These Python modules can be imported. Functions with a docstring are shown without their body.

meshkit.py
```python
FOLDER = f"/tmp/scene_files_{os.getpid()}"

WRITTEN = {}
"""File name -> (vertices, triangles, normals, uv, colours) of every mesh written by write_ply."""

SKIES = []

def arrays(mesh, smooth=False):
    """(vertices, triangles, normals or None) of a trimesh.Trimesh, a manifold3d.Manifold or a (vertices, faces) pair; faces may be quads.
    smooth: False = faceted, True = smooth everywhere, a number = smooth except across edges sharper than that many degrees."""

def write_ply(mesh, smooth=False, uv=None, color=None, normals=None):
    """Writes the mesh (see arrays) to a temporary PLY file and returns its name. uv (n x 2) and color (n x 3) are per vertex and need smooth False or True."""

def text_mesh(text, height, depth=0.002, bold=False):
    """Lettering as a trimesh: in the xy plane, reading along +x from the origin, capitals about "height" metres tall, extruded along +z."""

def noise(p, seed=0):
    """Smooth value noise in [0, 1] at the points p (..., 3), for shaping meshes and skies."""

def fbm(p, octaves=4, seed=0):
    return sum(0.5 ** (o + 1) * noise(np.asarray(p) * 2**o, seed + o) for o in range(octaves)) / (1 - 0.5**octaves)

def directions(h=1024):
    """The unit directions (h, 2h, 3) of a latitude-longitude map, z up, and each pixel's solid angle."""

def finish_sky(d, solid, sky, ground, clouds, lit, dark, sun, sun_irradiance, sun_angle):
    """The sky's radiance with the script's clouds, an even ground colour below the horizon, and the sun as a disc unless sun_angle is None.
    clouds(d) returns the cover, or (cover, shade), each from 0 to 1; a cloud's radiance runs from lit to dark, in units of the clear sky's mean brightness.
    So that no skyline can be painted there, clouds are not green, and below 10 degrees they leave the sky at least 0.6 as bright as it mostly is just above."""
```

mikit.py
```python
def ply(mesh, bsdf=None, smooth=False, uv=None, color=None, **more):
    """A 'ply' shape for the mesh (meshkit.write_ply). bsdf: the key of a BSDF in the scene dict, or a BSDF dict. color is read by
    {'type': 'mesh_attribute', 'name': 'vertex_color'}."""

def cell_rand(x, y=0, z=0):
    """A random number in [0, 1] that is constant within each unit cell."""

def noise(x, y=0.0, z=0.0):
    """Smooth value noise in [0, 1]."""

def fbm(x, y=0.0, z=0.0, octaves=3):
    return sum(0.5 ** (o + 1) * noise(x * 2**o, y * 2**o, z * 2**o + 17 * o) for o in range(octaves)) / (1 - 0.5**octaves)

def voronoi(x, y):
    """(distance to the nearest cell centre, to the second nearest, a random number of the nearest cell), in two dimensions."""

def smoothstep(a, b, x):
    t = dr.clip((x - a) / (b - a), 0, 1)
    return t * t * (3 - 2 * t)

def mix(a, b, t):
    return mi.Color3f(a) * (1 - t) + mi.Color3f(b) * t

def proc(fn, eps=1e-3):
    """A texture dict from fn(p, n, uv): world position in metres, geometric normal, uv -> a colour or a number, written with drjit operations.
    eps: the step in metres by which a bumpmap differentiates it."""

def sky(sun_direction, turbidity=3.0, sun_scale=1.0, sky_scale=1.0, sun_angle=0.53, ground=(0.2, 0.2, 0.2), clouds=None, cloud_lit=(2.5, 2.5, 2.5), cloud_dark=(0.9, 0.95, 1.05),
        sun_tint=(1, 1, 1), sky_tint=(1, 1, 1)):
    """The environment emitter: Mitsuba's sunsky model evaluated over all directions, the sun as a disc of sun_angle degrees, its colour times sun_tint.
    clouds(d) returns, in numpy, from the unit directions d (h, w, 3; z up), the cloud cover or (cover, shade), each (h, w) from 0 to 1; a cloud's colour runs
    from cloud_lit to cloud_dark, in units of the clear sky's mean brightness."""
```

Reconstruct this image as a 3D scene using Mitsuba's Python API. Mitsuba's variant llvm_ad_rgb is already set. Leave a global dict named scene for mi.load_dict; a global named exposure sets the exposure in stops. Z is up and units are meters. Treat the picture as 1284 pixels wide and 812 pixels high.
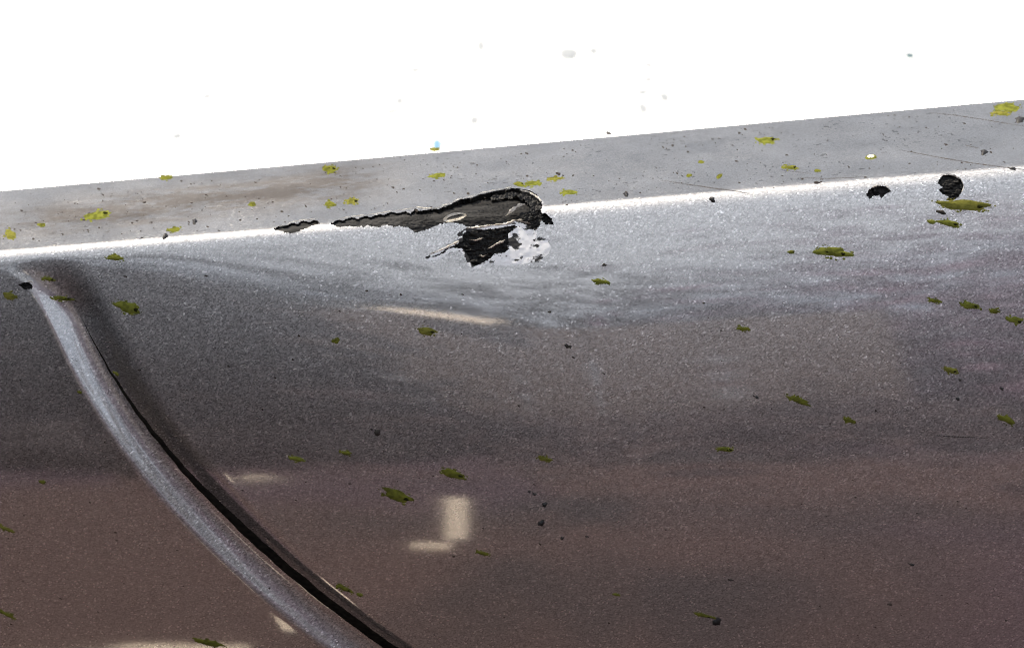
import math, random
import numpy as np, trimesh, drjit as dr, mitsuba as mi, manifold3d as m3
import shapely.geometry as sg, shapely
from scipy.ndimage import map_coordinates, spline_filter
from scipy.interpolate import LinearNDInterpolator
from scipy.spatial import cKDTree, Delaunay
import mikit, meshkit
from mikit import noise, fbm, cell_rand, smoothstep, mix

rng = np.random.default_rng(7)
random.seed(7)
scene, labels = {}, {}
PW, PH = 1284.0, 812.0

# ------------------------------------------------------------------ camera, sky, exposure
RIDGE_Z = 0.45                       # height of the crease above the ground
PITCH, DIST, HFOV, ROLL = 25.0, 0.70, 25.7, 4.75
TARGET = np.array([0.0, -0.0145, RIDGE_Z - 0.0315])
VIEW = np.array([0.0, math.cos(math.radians(PITCH)), -math.sin(math.radians(PITCH))])
EYE = TARGET - DIST * VIEW
_r0 = np.array([1.0, 0, 0]); _u0 = np.cross(_r0, VIEW)
_c, _s = math.cos(math.radians(ROLL)), math.sin(math.radians(ROLL))
UP = _u0 * _c + _r0 * -_s * -1.0     # camera turned about its own axis so that the crease climbs to the right
UP = UP / np.linalg.norm(UP)
RIGHT = np.cross(VIEW, UP)
scene['camera'] = {'type': 'thinlens', 'fov': HFOV, 'fov_axis': 'x', 'aperture_radius': 0.0013, 'focus_distance': DIST - 0.005,
                   'near_clip': 0.02, 'far_clip': 400.0,
                   'to_world': mi.ScalarTransform4f().look_at(origin=EYE.tolist(), target=TARGET.tolist(), up=UP.tolist())}


def sky_clouds(d):
    x, y, z = d[..., 0], d[..., 1], np.maximum(d[..., 2], 0.05)
    p = np.stack([x / (z + .25) * 1.3, y / (z + .25) * 1.3, 0 * x], -1).reshape(-1, 3)
    f = (meshkit.fbm(p * 1.0 + 3.1)).reshape(x.shape)
    return np.clip(0.72 + 0.5 * (f - f.mean()) / (f.std() + 1e-6) * 0.35, 0.35, 1.0), np.clip(0.15 + 0 * f, 0, 1)


scene['sky'] = mikit.sky([-0.29, 0.43, 0.86], turbidity=3, sun_tint=(0.94, 0.99, 1.06), clouds=sky_clouds, cloud_lit=(3.0, 3.1, 3.25), cloud_dark=(1.0, 1.05, 1.15))
exposure = 2.2

# ------------------------------------------------------------------ materials
def twos(b): return {'type': 'twosided', 'bsdf': b}


def tone(c): return {'type': 'rgb', 'value': list(c)}


def uvn(uv, fx, fy, ox=0.0):
    return noise(uv.x * fx + ox, uv.y * fy + ox * 1.7)


def flake_amount(p, n, uv):
    """aluminium flakes: every cell has its own brightness; a few glint"""
    a = uv.x * 2050.0 + uv.y * 750.0; b = uv.y * 3100.0
    ib = dr.floor(b); ia = dr.floor(a + 0.7 * cell_rand(ib, 3.0, 3.0))
    r = cell_rand(ia, ib, 11)
    r2 = noise(uv.x * 900.0, uv.y * 1500.0, 5.0)
    g = 0.17 + 0.30 * r + 0.10 * r2 + 0.8 * smoothstep(0.955, 1.0, r)
    return mi.Color3f(g * 1.0, g * 0.985, g * 0.99)


def dust_amount(p, n, uv):
    """settled dust on the upward ledge and only a film on the face"""
    up = smoothstep(0.93, 0.990, n.z)
    m = fbm(uv.x * 60.0, uv.y * 110.0, 0.0, 4)
    return dr.clip(up * (0.80 + 0.18 * m) + (1 - up) * (0.015 + 0.02 * m), 0, 1)


def dust_colour(p, n, uv):
    x, s = uv.x, uv.y
    lo = mi.Color3f(0.122, 0.133, 0.153)
    # brown grime lying along the middle of the ledge on the left half
    g = smoothstep(-0.16, -0.10, x) * (1 - smoothstep(-0.055, -0.02, x))
    band = dr.exp(-dr.square((s + 0.026 + 0.10 * (x + 0.10)) / 0.014))
    wide = 0.60 * (1 - smoothstep(-0.15, -0.08, x))
    t = 0.6 * fbm(x * 70.0, s * 300.0, 1.0, 4) + 0.4 * fbm(x * 420.0, s * 900.0, 3.0, 3)
    amt = dr.clip((g + wide) * band * (0.30 + 0.95 * smoothstep(0.25, 0.72, t)), 0, 0.9)
    fine = noise(x * 2500.0, s * 2500.0)
    c = lo * (0.82 + 0.3 * fine) * (0.85 + 0.3 * fbm(x * 90.0, s * 150.0, 5.0, 3))
    r = noise(x * 900.0, s * 1300.0, 4.0)
    c = c * (1 - 0.55 * smoothstep(0.80, 0.95, r) * smoothstep(0.4, .65, fbm(x * 70.0, s * 90.0, 9.0, 2)))
    return mix(c, mi.Color3f(0.066, 0.057, 0.051), amt)


scene['paint_flakes'] = {'type': 'roughconductor', 'distribution': 'beckmann', 'alpha': 0.33, 'specular_reflectance': mikit.proc(flake_amount)}
scene['paint_clear'] = {'type': 'roughconductor', 'distribution': 'ggx', 'alpha': 0.004, 'specular_reflectance': tone((0.80, 0.80, 0.80))}
scene['dust'] = {'type': 'diffuse', 'reflectance': mikit.proc(dust_colour)}
scene['car_paint'] = twos({'type': 'blendbsdf', 'weight': mikit.proc(dust_amount),
                           'a': {'type': 'blendbsdf', 'weight': 0.28, 'a': {'type': 'ref', 'id': 'paint_flakes'}, 'b': {'type': 'ref', 'id': 'paint_clear'}},
                           'b': {'type': 'ref', 'id': 'dust'}})
scene['bare_plastic'] = twos({'type': 'principled', 'roughness': 0.7, 'specular': 0.12, 'base_color': mikit.proc(
    lambda p, n, uv: mix((0.0135, 0.0134, 0.0134), (0.047, 0.046, 0.045), smoothstep(0.25, 0.8, fbm(uv.x * 260.0 + uv.y * 150, uv.y * 900.0, 2.0, 4))) * (0.8 + 0.4 * noise(uv.x * 3000., uv.y * 3000.)) * (1 - 0.5 * smoothstep(-0.02, 0.004, uv.x)))})
scene['torn_black'] = twos({'type': 'principled', 'roughness': 0.55, 'specular': 0.3, 'base_color': mikit.proc(
    lambda p, n, uv: mix((0.0022, 0.0022, 0.0022), (0.011, 0.0104, 0.010), smoothstep(0.55, 0.8, fbm(uv.x * 700.0, uv.y * 1100.0, 7.0, 3))))})
scene['white_primer'] = twos({'type': 'principled', 'roughness': 0.6, 'specular': 0.4, 'base_color': mikit.proc(
    lambda p, n, uv: mix((0.90, 0.895, 0.89), (0.03, 0.029, 0.028), smoothstep(0.57, 0.66, fbm(uv.x * 330.0 + 3, uv.y * 520.0, 3.0, 4))))})
scene['primer_edge'] = twos({'type': 'diffuse', 'reflectance': mikit.proc(
    lambda p, n, uv: mix((0.78, 0.74, 0.66), (0.40, 0.37, 0.32), noise(p.x * 2500., p.y * 2500., p.z * 2500.)))})
scene['chip_black'] = twos({'type': 'principled', 'roughness': 0.6, 'specular': 0.2, 'base_color': mikit.proc(
    lambda p, n, uv: mix((0.003, 0.003, 0.003), (0.014, 0.0135, 0.013), smoothstep(0.5, 0.85, noise(p.x * 1500., p.y * 1500., p.z * 1500.))))})


def lichen_col(a, b):
    return lambda p, n, uv: mix(a, b, smoothstep(0.3, 0.75, fbm(p.x * 900.0, p.y * 900.0, p.z * 900.0, 3)))


scene['lichen_bright'] = twos({'type': 'diffuse', 'reflectance': mikit.proc(lichen_col((0.170, 0.180, 0.034), (0.090, 0.098, 0.020)))})
scene['lichen_yellow'] = twos({'type': 'diffuse', 'reflectance': mikit.proc(lichen_col((0.185, 0.178, 0.040), (0.100, 0.100, 0.022)))})
scene['lichen_olive'] = twos({'type': 'diffuse', 'reflectance': mikit.proc(lichen_col((0.145, 0.15, 0.026), (0.075, 0.078, 0.018)))})
scene['lichen_dark'] = twos({'type': 'diffuse', 'reflectance': tone((0.016, 0.017, 0.006))})
scene['crumb'] = twos({'type': 'principled', 'roughness': 0.6, 'base_color': tone((0.008, 0.007, 0.007))})
scene['groove_shade'] = twos({'type': 'diffuse', 'reflectance': mikit.proc(lambda p, n, uv: mix((0.006, 0.0058, 0.0055), (0.02, 0.018, 0.015), noise(p.x * 900., p.y * 900., p.z * 900.)))})  # near-black: the groove flank's shade put into a colour
scene['grime'] = twos({'type': 'diffuse', 'reflectance': tone((0.045, 0.040, 0.036))})
scene['scratch_grey'] = twos({'type': 'diffuse', 'reflectance': tone((0.075, 0.070, 0.068))})
scene['cream'] = twos({'type': 'principled', 'roughness': 0.5, 'base_color': tone((0.74, 0.72, 0.52))})


def ground_col(p, n, uv):
    st = smoothstep(0.62, 0.86, fbm(p.x * 16.0, p.y * 6.0, 2.0, 4))
    return mix((0.80, 0.80, 0.80), (0.47, 0.47, 0.47), st) * (0.95 + 0.05 * noise(p.x * 90., p.y * 90.))


scene['pale_concrete'] = {'type': 'diffuse', 'reflectance': mikit.proc(ground_col)}
def paving_col(p, n, uv):
    c = mix((0.104, 0.070, 0.066), (0.036, 0.036, 0.040), smoothstep(0.35, 0.65, fbm(p.x * 2.6 + 3.3, p.y * 1.6, 1.0, 4)))
    return mix(c, (0.086, 0.060, 0.080), 0.85 * smoothstep(0.45, 0.65, fbm(p.x * 2.1 + 9.0, p.y * 1.3, 4.0, 3)))


scene['brown_paving'] = {'type': 'diffuse', 'reflectance': mikit.proc(paving_col)}
scene['dark_timber'] = twos({'type': 'principled', 'roughness': 0.8, 'specular': 0.2, 'base_color': mikit.proc(
    lambda p, n, uv: mix((0.200, 0.152, 0.138), (0.115, 0.092, 0.084), fbm(p.x * 2.0, p.z * 24.0, p.y * 2, 3)))})
scene['added_pale'] = twos({'type': 'diffuse', 'reflectance': mikit.proc(
    lambda p, n, uv: mix((0.93, 0.82, 0.68), (0.80, 0.66, 0.53), fbm(p.x * 14.0, p.y * 14.0, p.z * 14.0, 3)))})  # pale colour of the slabs and board added for the reflections
scene['mark_grey'] = twos({'type': 'diffuse', 'reflectance': tone((0.31, 0.33, 0.345))})
scene['mark_blue'] = twos({'type': 'diffuse', 'reflectance': tone((0.17, 0.30, 0.42))})
scene['mark_dark'] = twos({'type': 'diffuse', 'reflectance': tone((0.05, 0.10, 0.12))})

# ------------------------------------------------------------------ the setting
def sheet(x0, x1, y0, y1, z):
    return np.array([[x0, y0, z], [x1, y0, z], [x1, y1, z], [x0, y1, z]], float), np.array([[0, 1, 2, 3]])


scene['ground'] = mikit.ply(sheet(-120, 120, -120, 120, 0.0), 'pale_concrete')
labels['ground'] = {'label': 'overexposed pale concrete ground behind the car panel', 'kind': 'structure'}
scene['road'] = mikit.ply(sheet(-60, 60, -60, 0.035, 0.006), 'brown_paving')
labels['road'] = {'label': 'dark brown paving mirrored in the paint', 'kind': 'structure'}

# ------------------------------------------------------------------ the panel's surface  P(x, s): x along the crease, s across it (s < 0 ledge, s > 0 face)
XT = np.linspace(-1.32, 1.32, 529)
ST = np.concatenate([np.arange(-0.110, 0.50, 0.00025)])


def sstep(a, b, x):
    t = np.clip((x - a) / (b - a), 0, 1)
    return t * t * (3 - 2 * t)


def tilt(x, s):
    u = np.clip((x + 0.16) / 0.32, -0.6, 1.6)
    ledge = 2.0 + 1.5 * sstep(-0.06, -0.004, s)
    t0 = 68.0 - 15.0 * sstep(-0.05, 0.62, u)           # tilt just below the crease
    w = 0.0026 + 0.0010 * sstep(0.25, 1.1, u)          # softness of the crease
    k = 1 / (1 + np.exp(-s / (w * 0.42)))
    t1 = 95.0 - 2.0 * u
    sd = np.maximum(s, 0)
    L = 0.150 + 0.020 * u
    face = t0 + (t1 - t0) * (1 - np.exp(-sd / L * 1.3)) / (1 - math.exp(-1.3)) * 1.0
    face = np.minimum(face, 97 + 0 * face)
    return np.radians(ledge * (1 - k) + face * k)


_T = tilt(XT[:, None], ST[None, :])
_i0 = int(np.argmin(np.abs(ST)))
_dy, _dz = -np.cos(_T), -np.sin(_T)
_Y = np.concatenate([np.zeros((len(XT), 1)), np.cumsum((_dy[:, 1:] + _dy[:, :-1]) / 2 * 0.00025, 1)], 1)
_Z = np.concatenate([np.zeros((len(XT), 1)), np.cumsum((_dz[:, 1:] + _dz[:, :-1]) / 2 * 0.00025, 1)], 1)
_Y -= _Y[:, _i0:_i0 + 1]; _Z -= _Z[:, _i0:_i0 + 1]
_Y, _Z = spline_filter(_Y, 3, mode='nearest'), spline_filter(_Z, 3, mode='nearest')


def base_point(x, s):
    c = np.array([(x - XT[0]) / (XT[1] - XT[0]), (s - ST[0]) / 0.00025])
    y = map_coordinates(_Y, c, order=3, mode='nearest', prefilter=False); z = map_coordinates(_Z, c, order=3, mode='nearest', prefilter=False)
    return np.stack([x, y, z + RIDGE_Z], -1)


def fd_normal(f, x, s, e=0.00015):
    n = np.cross(f(x, s + e) - f(x, s - e), f(x + e, s) - f(x - e, s))
    n /= np.linalg.norm(n, axis=-1, keepdims=True)
    return n


def project(P):
    d = P - EYE
    zc = d @ VIEW
    f = (PW / 2) / math.tan(math.radians(HFOV / 2))
    return np.stack([PW / 2 + f * (d @ RIGHT) / zc, PH / 2 - f * (d @ UP) / zc], -1)


_gx, _gs = np.meshgrid(np.linspace(-0.22, 0.22, 190), np.concatenate([np.linspace(-0.10, -0.006, 60), np.linspace(-0.0055, 0.01, 50), np.linspace(0.0108, 0.19, 110)]), indexing='ij')
_gp = project(base_point(_gx.ravel(), _gs.ravel()))
_inv = LinearNDInterpolator(_gp, np.stack([_gx.ravel(), _gs.ravel()], -1))


def xs(px):
    """photograph pixel -> (x, s) on the panel"""
    return _inv(np.asarray(px, float).reshape(-1, 2))


# the pressed groove that runs down from the crease: valley line in photograph pixels
_valley = xs([(30, 318), (52, 330), (68, 350), (86, 385), (112, 437), (150, 505), (190, 560), (235, 612), (290, 668), (345, 722), (400, 770), (440, 800), (462, 811.9)])
_d = _valley[-1] - _valley[-4]
_valley = np.vstack([_valley, [_valley[-1] + _d * k + np.array([0.004, 0]) * k * k for k in (0.7, 1.6, 3.0)]])
from scipy.interpolate import splprep, splev
_tck, _ = splprep(_valley.T, s=2e-6)
_vc = np.array(splev(np.linspace(0, 1, 4000), _tck)).T
_vt = np.gradient(_vc, axis=0); _vt /= np.linalg.norm(_vt, axis=1, keepdims=True)
_vn = np.stack([_vt[:, 1], -_vt[:, 0]], -1)            # to the right / upwards
_vtree = cKDTree(_vc)


def sp(x, e):
    return e * np.logaddexp(0, x / e)


def relief(x, s):
    d, t = np.full(x.shape, 1.0), np.zeros(x.shape)
    w = (x < 0.02) & (s > 0.0005) & (s < 0.24)
    if w.any():
        q = np.stack([x[w], s[w]], -1)
        i = _vtree.query(q)[1]
        d[w] = ((q - _vc[i]) * _vn[i]).sum(-1); t[w] = i / 4000.0
    wl, wr = 0.0074 + 0.003 * t, 0.0100 - 0.0010 * t
    ml = 0.92 * np.ones_like(t); mr = ml * wl / wr
    h = -ml * (sp(d + wl, 0.0005) - sp(d, 0.0034)) + mr * (sp(d, 0.0034) - sp(d - wr, 0.0012 - 0.0006 * t))
    h = h * sstep(0.001, 0.022, s) * (np.abs(d) < 0.05)
    # gentle press waves of the sheet
    h = h + 0.00010 * np.sin(x * 55 + 1.0) * sstep(0.01, 0.05, s) + 0.00006 * np.sin(x * 31 + s * 60 + 2.0) * sstep(0.0, 0.03, s)
    return h


def surf(x, s):
    return base_point(x, s) + relief(x, s)[:, None] * fd_normal(base_point, x, s)


def frame(x, s):
    x, s = np.asarray(x, float), np.asarray(s, float)
    return surf(x, s), fd_normal(surf, x, s)


# ------------------------------------------------------------------ the torn holes, traced on the panel
def rough_poly(px, jit=0.00016, step=0.00035, seed=1):
    r = np.random.default_rng(seed)
    a = xs(px)
    ring = shapely.segmentize(sg.Polygon(a).exterior, step)
    c = np.array(ring.coords)[:-1]
    c = c + r.normal(0, jit, c.shape)
    return sg.Polygon(c).buffer(0)


def biggest(g):
    return max(g.geoms, key=lambda q: q.area) if hasattr(g, 'geoms') else g


H_SLIVER = rough_poly([(343, 288), (352, 283), (358, 284), (366, 280), (373, 281), (380, 277), (388, 279), (395, 276), (402, 281), (394, 283), (385, 286), (376, 290), (366, 293), (357, 292)], seed=2)
H_MAIN = rough_poly([(414, 281), (424, 276), (430, 277), (440, 273), (449, 275), (458, 271), (464, 273), (474, 269), (481, 270), (491, 266), (498, 268), (508, 265), (515, 268), (521, 262),
                     (527, 265), (536, 264), (544, 261), (549, 263), (557, 259), (566, 257), (572, 253), (580, 250), (590, 249), (600, 245), (612, 242), (625, 239), (640, 236), (652, 237), (664, 239),
                     (672, 244), (679, 252), (680, 260), (677, 267), (685, 268), (692, 274), (694, 282), (684, 281), (678, 277), (676, 284), (671, 290), (664, 287), (655, 281), (645, 279), (633, 282), (622, 283), (610, 285), (600, 286), (588, 285),
                     (580, 282), (571, 279), (562, 279), (548, 283), (536, 288), (522, 292), (514, 286), (504, 284), (494, 285), (484, 282), (474, 285), (462, 283), (450, 285), (438, 284), (424, 285)], seed=3)
H_TORN = rough_poly([(532, 325), (540, 319), (548, 316), (558, 309), (570, 304), (578, 298), (573, 294), (584, 287), (600, 285), (616, 284), (633, 281), (646, 279), (656, 282), (664, 288), (672, 291), (671, 300), (677, 298), (686, 301), (691, 309),
                     (687, 318), (682, 321), (677, 327), (664, 328), (655, 331), (640, 333), (628, 331), (618, 328), (606, 333), (594, 337), (588, 332), (584, 322), (578, 314), (566, 314), (558, 320), (548, 325), (540, 325)], seed=4)
H_RIGHT = rough_poly([(1177, 226), (1181, 221), (1189, 219), (1197, 220), (1204, 224), (1208, 232), (1206, 241), (1201, 248), (1193, 253), (1186, 251), (1190, 247), (1181, 243), (1177, 238), (1182, 235), (1176, 230)], 0.0001, seed=5)
H_MID = rough_poly([(1086, 244), (1090, 237), (1098, 233), (1108, 233), (1115, 237), (1117, 240), (1110, 244), (1105, 249), (1103, 245), (1096, 246), (1090, 250)], 0.0001, seed=6)
H_LEFT = rough_poly([(23, 357), (29, 354), (37, 354), (41, 358), (40, 362), (31, 363)], 0.00008, seed=7)
HOLES = shapely.union_all([H_SLIVER, H_MAIN.union(H_TORN.buffer(0.0002)), H_RIGHT, H_MID, H_LEFT])

# ------------------------------------------------------------------ paint skin: a 2.5 mm thick sheet with the holes cut through, bent to the surface
def spread(parts):
    return np.unique(np.round(np.concatenate([np.linspace(a, b, n) for a, b, n in parts]), 7))


GX = spread([(-1.25, -0.60, 14), (-0.60, -0.19, 22), (-0.19, -0.175, 10), (-0.175, 0.175, 420), (0.175, 0.60, 24), (0.60, 1.25, 14)])
LEDGE = lambda x: 0.0474 + 0.0052 * np.clip((x + 0.16) / 0.32, -1.2, 2.2)        # width of the ledge, growing to the right
GS = spread([(-1.0, -0.10, 44), (-0.10, 0.0, 16)]) * 0.06
GS = np.concatenate([GS[:-1], spread([(0.0, 0.012, 34), (0.012, 0.18, 210), (0.18, 0.485, 34)])])
nx, ns = len(GX), len(GS)
gx, gs = np.meshgrid(GX, GS, indexing='ij')
gs = np.where(gs < 0, gs * LEDGE(gx) / 0.06, gs)
top = np.stack([gx, gs, 0 * gx], -1).reshape(-1, 3)
bot = top + [0, 0, -0.0014]
idx = np.arange(nx * ns).reshape(nx, ns)
q = np.stack([idx[:-1, :-1], idx[1:, :-1], idx[1:, 1:], idx[:-1, 1:]], -1).reshape(-1, 4)
N = nx * ns
rim = np.concatenate([idx[:, 0], idx[-1, 1:], idx[-2::-1, -1], idx[0, -2:0:-1]])
rn = np.roll(rim, -1)
tri = np.vstack([q[:, [0, 1, 2]], q[:, [0, 2, 3]], q[:, [0, 2, 1]] + N, q[:, [0, 3, 2]] + N,
                 np.stack([rn, rim, rim + N], -1), np.stack([rn, rim + N, rn + N], -1)])
slab = m3.Manifold(m3.Mesh(np.vstack([top, bot]).astype(np.float32), tri.astype(np.uint32)))
assert slab.status() == m3.Error.NoError, slab.status()
cs = []
for g in (HOLES.geoms if hasattr(HOLES, 'geoms') else [HOLES]):
    cs.append(np.array(g.exterior.coords)[:-1])
cut = m3.Manifold.extrude(m3.CrossSection(cs, m3.FillRule.NonZero), 0.02).translate([0, 0, -0.01])
skin = (slab - cut).to_mesh()
V = np.array(skin.vert_properties[:, :3], float); F = np.array(skin.tri_verts, int)[:, ::-1]


def hole_lift(x, s):
    """paint pushed up a little round the torn edge"""
    d = shapely.distance(HOLES.boundary, shapely.points(x, s))
    return np.exp(-d / 0.0006) * (0.00008 + 0.00018 * meshkit.noise(np.stack([x * 500, s * 500, 0 * x], -1)))


Psurf, Nsurf = frame(V[:, 0], V[:, 1])
hh = V[:, 2].copy()
near = (V[:, 0] > -0.09) & (V[:, 0] < 0.15) & (np.abs(V[:, 1]) < 0.03)
ontop = np.abs(V[:, 2]) < 1e-6
lift = np.zeros(len(V)); lift[near] = hole_lift(V[near, 0], V[near, 1])
Pw = Psurf + (hh + np.where(ontop, lift, 0))[:, None] * Nsurf
ft = ontop[F].all(1)


def raw_ply(v, f, bsdf, normals=None, uv=None):
    return {'type': 'ply', 'filename': meshkit.write_ply((v, f), False, uv, None, normals), 'face_normals': normals is None, 'bsdf': {'type': 'ref', 'id': bsdf}}


def compact(f, *arrs):
    u, inv = np.unique(f, return_inverse=True)
    return inv.reshape(f.shape), [a[u] for a in arrs]


f1, (v1, n1, uv1) = compact(F[ft], Pw, Nsurf, V[:, :2])
f2, (v2, n2, uv2) = compact(F[~ft], Pw, -Nsurf, V[:, :2])
# walls and underside keep flat normals by splitting their vertices
v2s = v2[f2].reshape(-1, 3); f2s = np.arange(len(v2s)).reshape(-1, 3)
fn = np.cross(v2s[1::3] - v2s[0::3], v2s[2::3] - v2s[0::3]); fn /= np.maximum(np.linalg.norm(fn, axis=1, keepdims=True), 1e-15)
scene['car_bumper__painted_skin'] = raw_ply(v1, f1, 'car_paint', n1, uv1)
scene['car_bumper__plastic_core'] = raw_ply(v2s, f2s, 'torn_black', None, uv2[f2].reshape(-1, 2))
labels['car_bumper'] = {'label': 'scraped silver grey metallic car bumper with a dusty ledge, bright crease and curved groove', 'category': 'car bumper'}

scene['car_bumper__added_dark_lip'] = mikit.ply(trimesh.creation.box((2.5, 0.15, 0.02)).apply_translation((0, -0.105, 0.11)), 'torn_black')  # unseen lip, added to darken what the groove mirrors

def groove_shade_strip():  # near-black ribbon standing in for shade on the groove's dark flank
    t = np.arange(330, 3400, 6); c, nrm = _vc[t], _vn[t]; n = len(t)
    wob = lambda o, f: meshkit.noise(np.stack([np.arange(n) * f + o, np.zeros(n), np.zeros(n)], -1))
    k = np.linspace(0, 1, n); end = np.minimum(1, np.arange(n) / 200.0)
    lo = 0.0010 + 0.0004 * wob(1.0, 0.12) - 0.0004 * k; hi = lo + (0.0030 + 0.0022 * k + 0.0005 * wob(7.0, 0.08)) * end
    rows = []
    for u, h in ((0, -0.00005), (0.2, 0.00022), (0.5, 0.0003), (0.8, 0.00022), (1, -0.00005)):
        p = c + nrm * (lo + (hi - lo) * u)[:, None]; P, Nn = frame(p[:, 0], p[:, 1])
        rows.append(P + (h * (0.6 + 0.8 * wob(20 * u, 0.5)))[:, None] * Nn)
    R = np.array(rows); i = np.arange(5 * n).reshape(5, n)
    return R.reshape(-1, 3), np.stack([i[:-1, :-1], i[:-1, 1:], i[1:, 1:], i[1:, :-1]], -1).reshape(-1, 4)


scene['car_bumper__groove_shade'] = mikit.ply(groove_shade_strip(), 'groove_shade', smooth=True)
labels['car_bumper__groove_shade'] = {'label': 'black strip painted in as shade along the flank of the curved groove'}

# return flange behind the ledge, down to the ground
def flange():
    x = np.linspace(-1.25, 1.25, 251)
    e = base_point(x, -LEDGE(x))
    rows = []
    for dy, dz in ((0.0, -0.0003), (0.0009, -0.0006), (0.0014, -0.0014), (0.0015, -0.03), (-0.002, -0.03), (-0.002, -0.004), (0.0, -0.0024)):
        rows.append(e + [0, dy, dz])
    R = np.array(rows); k, n = R.shape[:2]
    i = np.arange(k * n).reshape(k, n)
    qd = np.stack([i[:-1, :-1], i[:-1, 1:], i[1:, 1:], i[1:, :-1]], -1).reshape(-1, 4)
    return R.reshape(-1, 3), qd


scene['car_bumper__rear_flange'] = mikit.ply(flange(), 'bare_plastic', smooth=40)

# ------------------------------------------------------------------ relief inside the damage
def patch(poly, cell, hfun, grow=0.0006):
    """height field over a traced outline, following the panel's surface"""
    g = poly.buffer(grow)
    x0, y0, x1, y1 = g.bounds
    a, b = np.meshgrid(np.arange(x0, x1 + cell, cell), np.arange(y0, y1 + cell, cell), indexing='ij')
    i = np.arange(a.size).reshape(a.shape)
    qd = np.stack([i[:-1, :-1], i[:-1, 1:], i[1:, 1:], i[1:, :-1]], -1).reshape(-1, 4)
    inside = shapely.contains_xy(g, a.ravel(), b.ravel())
    qd = qd[inside[qd].any(1)]
    qf, (x, s) = compact(qd, a.ravel(), b.ravel())
    P, Nn = frame(x, s)
    h = hfun(x, s)
    return P + h[:, None] * Nn, qf, np.stack([x, s], -1)


def nz(x, s, fx, fs, o=0.0):
    return meshkit.noise(np.stack([x * fx + o, s * fs + o * 1.3, 0 * x + o], -1))


def fz(x, s, fx, fs, o=0.0):
    return meshkit.fbm(np.stack([x * fx + o, s * fs + o * 1.3, 0 * x + o], -1))


def add_patch(key, poly, cell, hfun, bsdf, grow=0.0006):
    v, f, uv = patch(poly, cell, hfun, grow)
    scene[key] = mikit.ply((v, f), bsdf, smooth=True, uv=uv)


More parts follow.
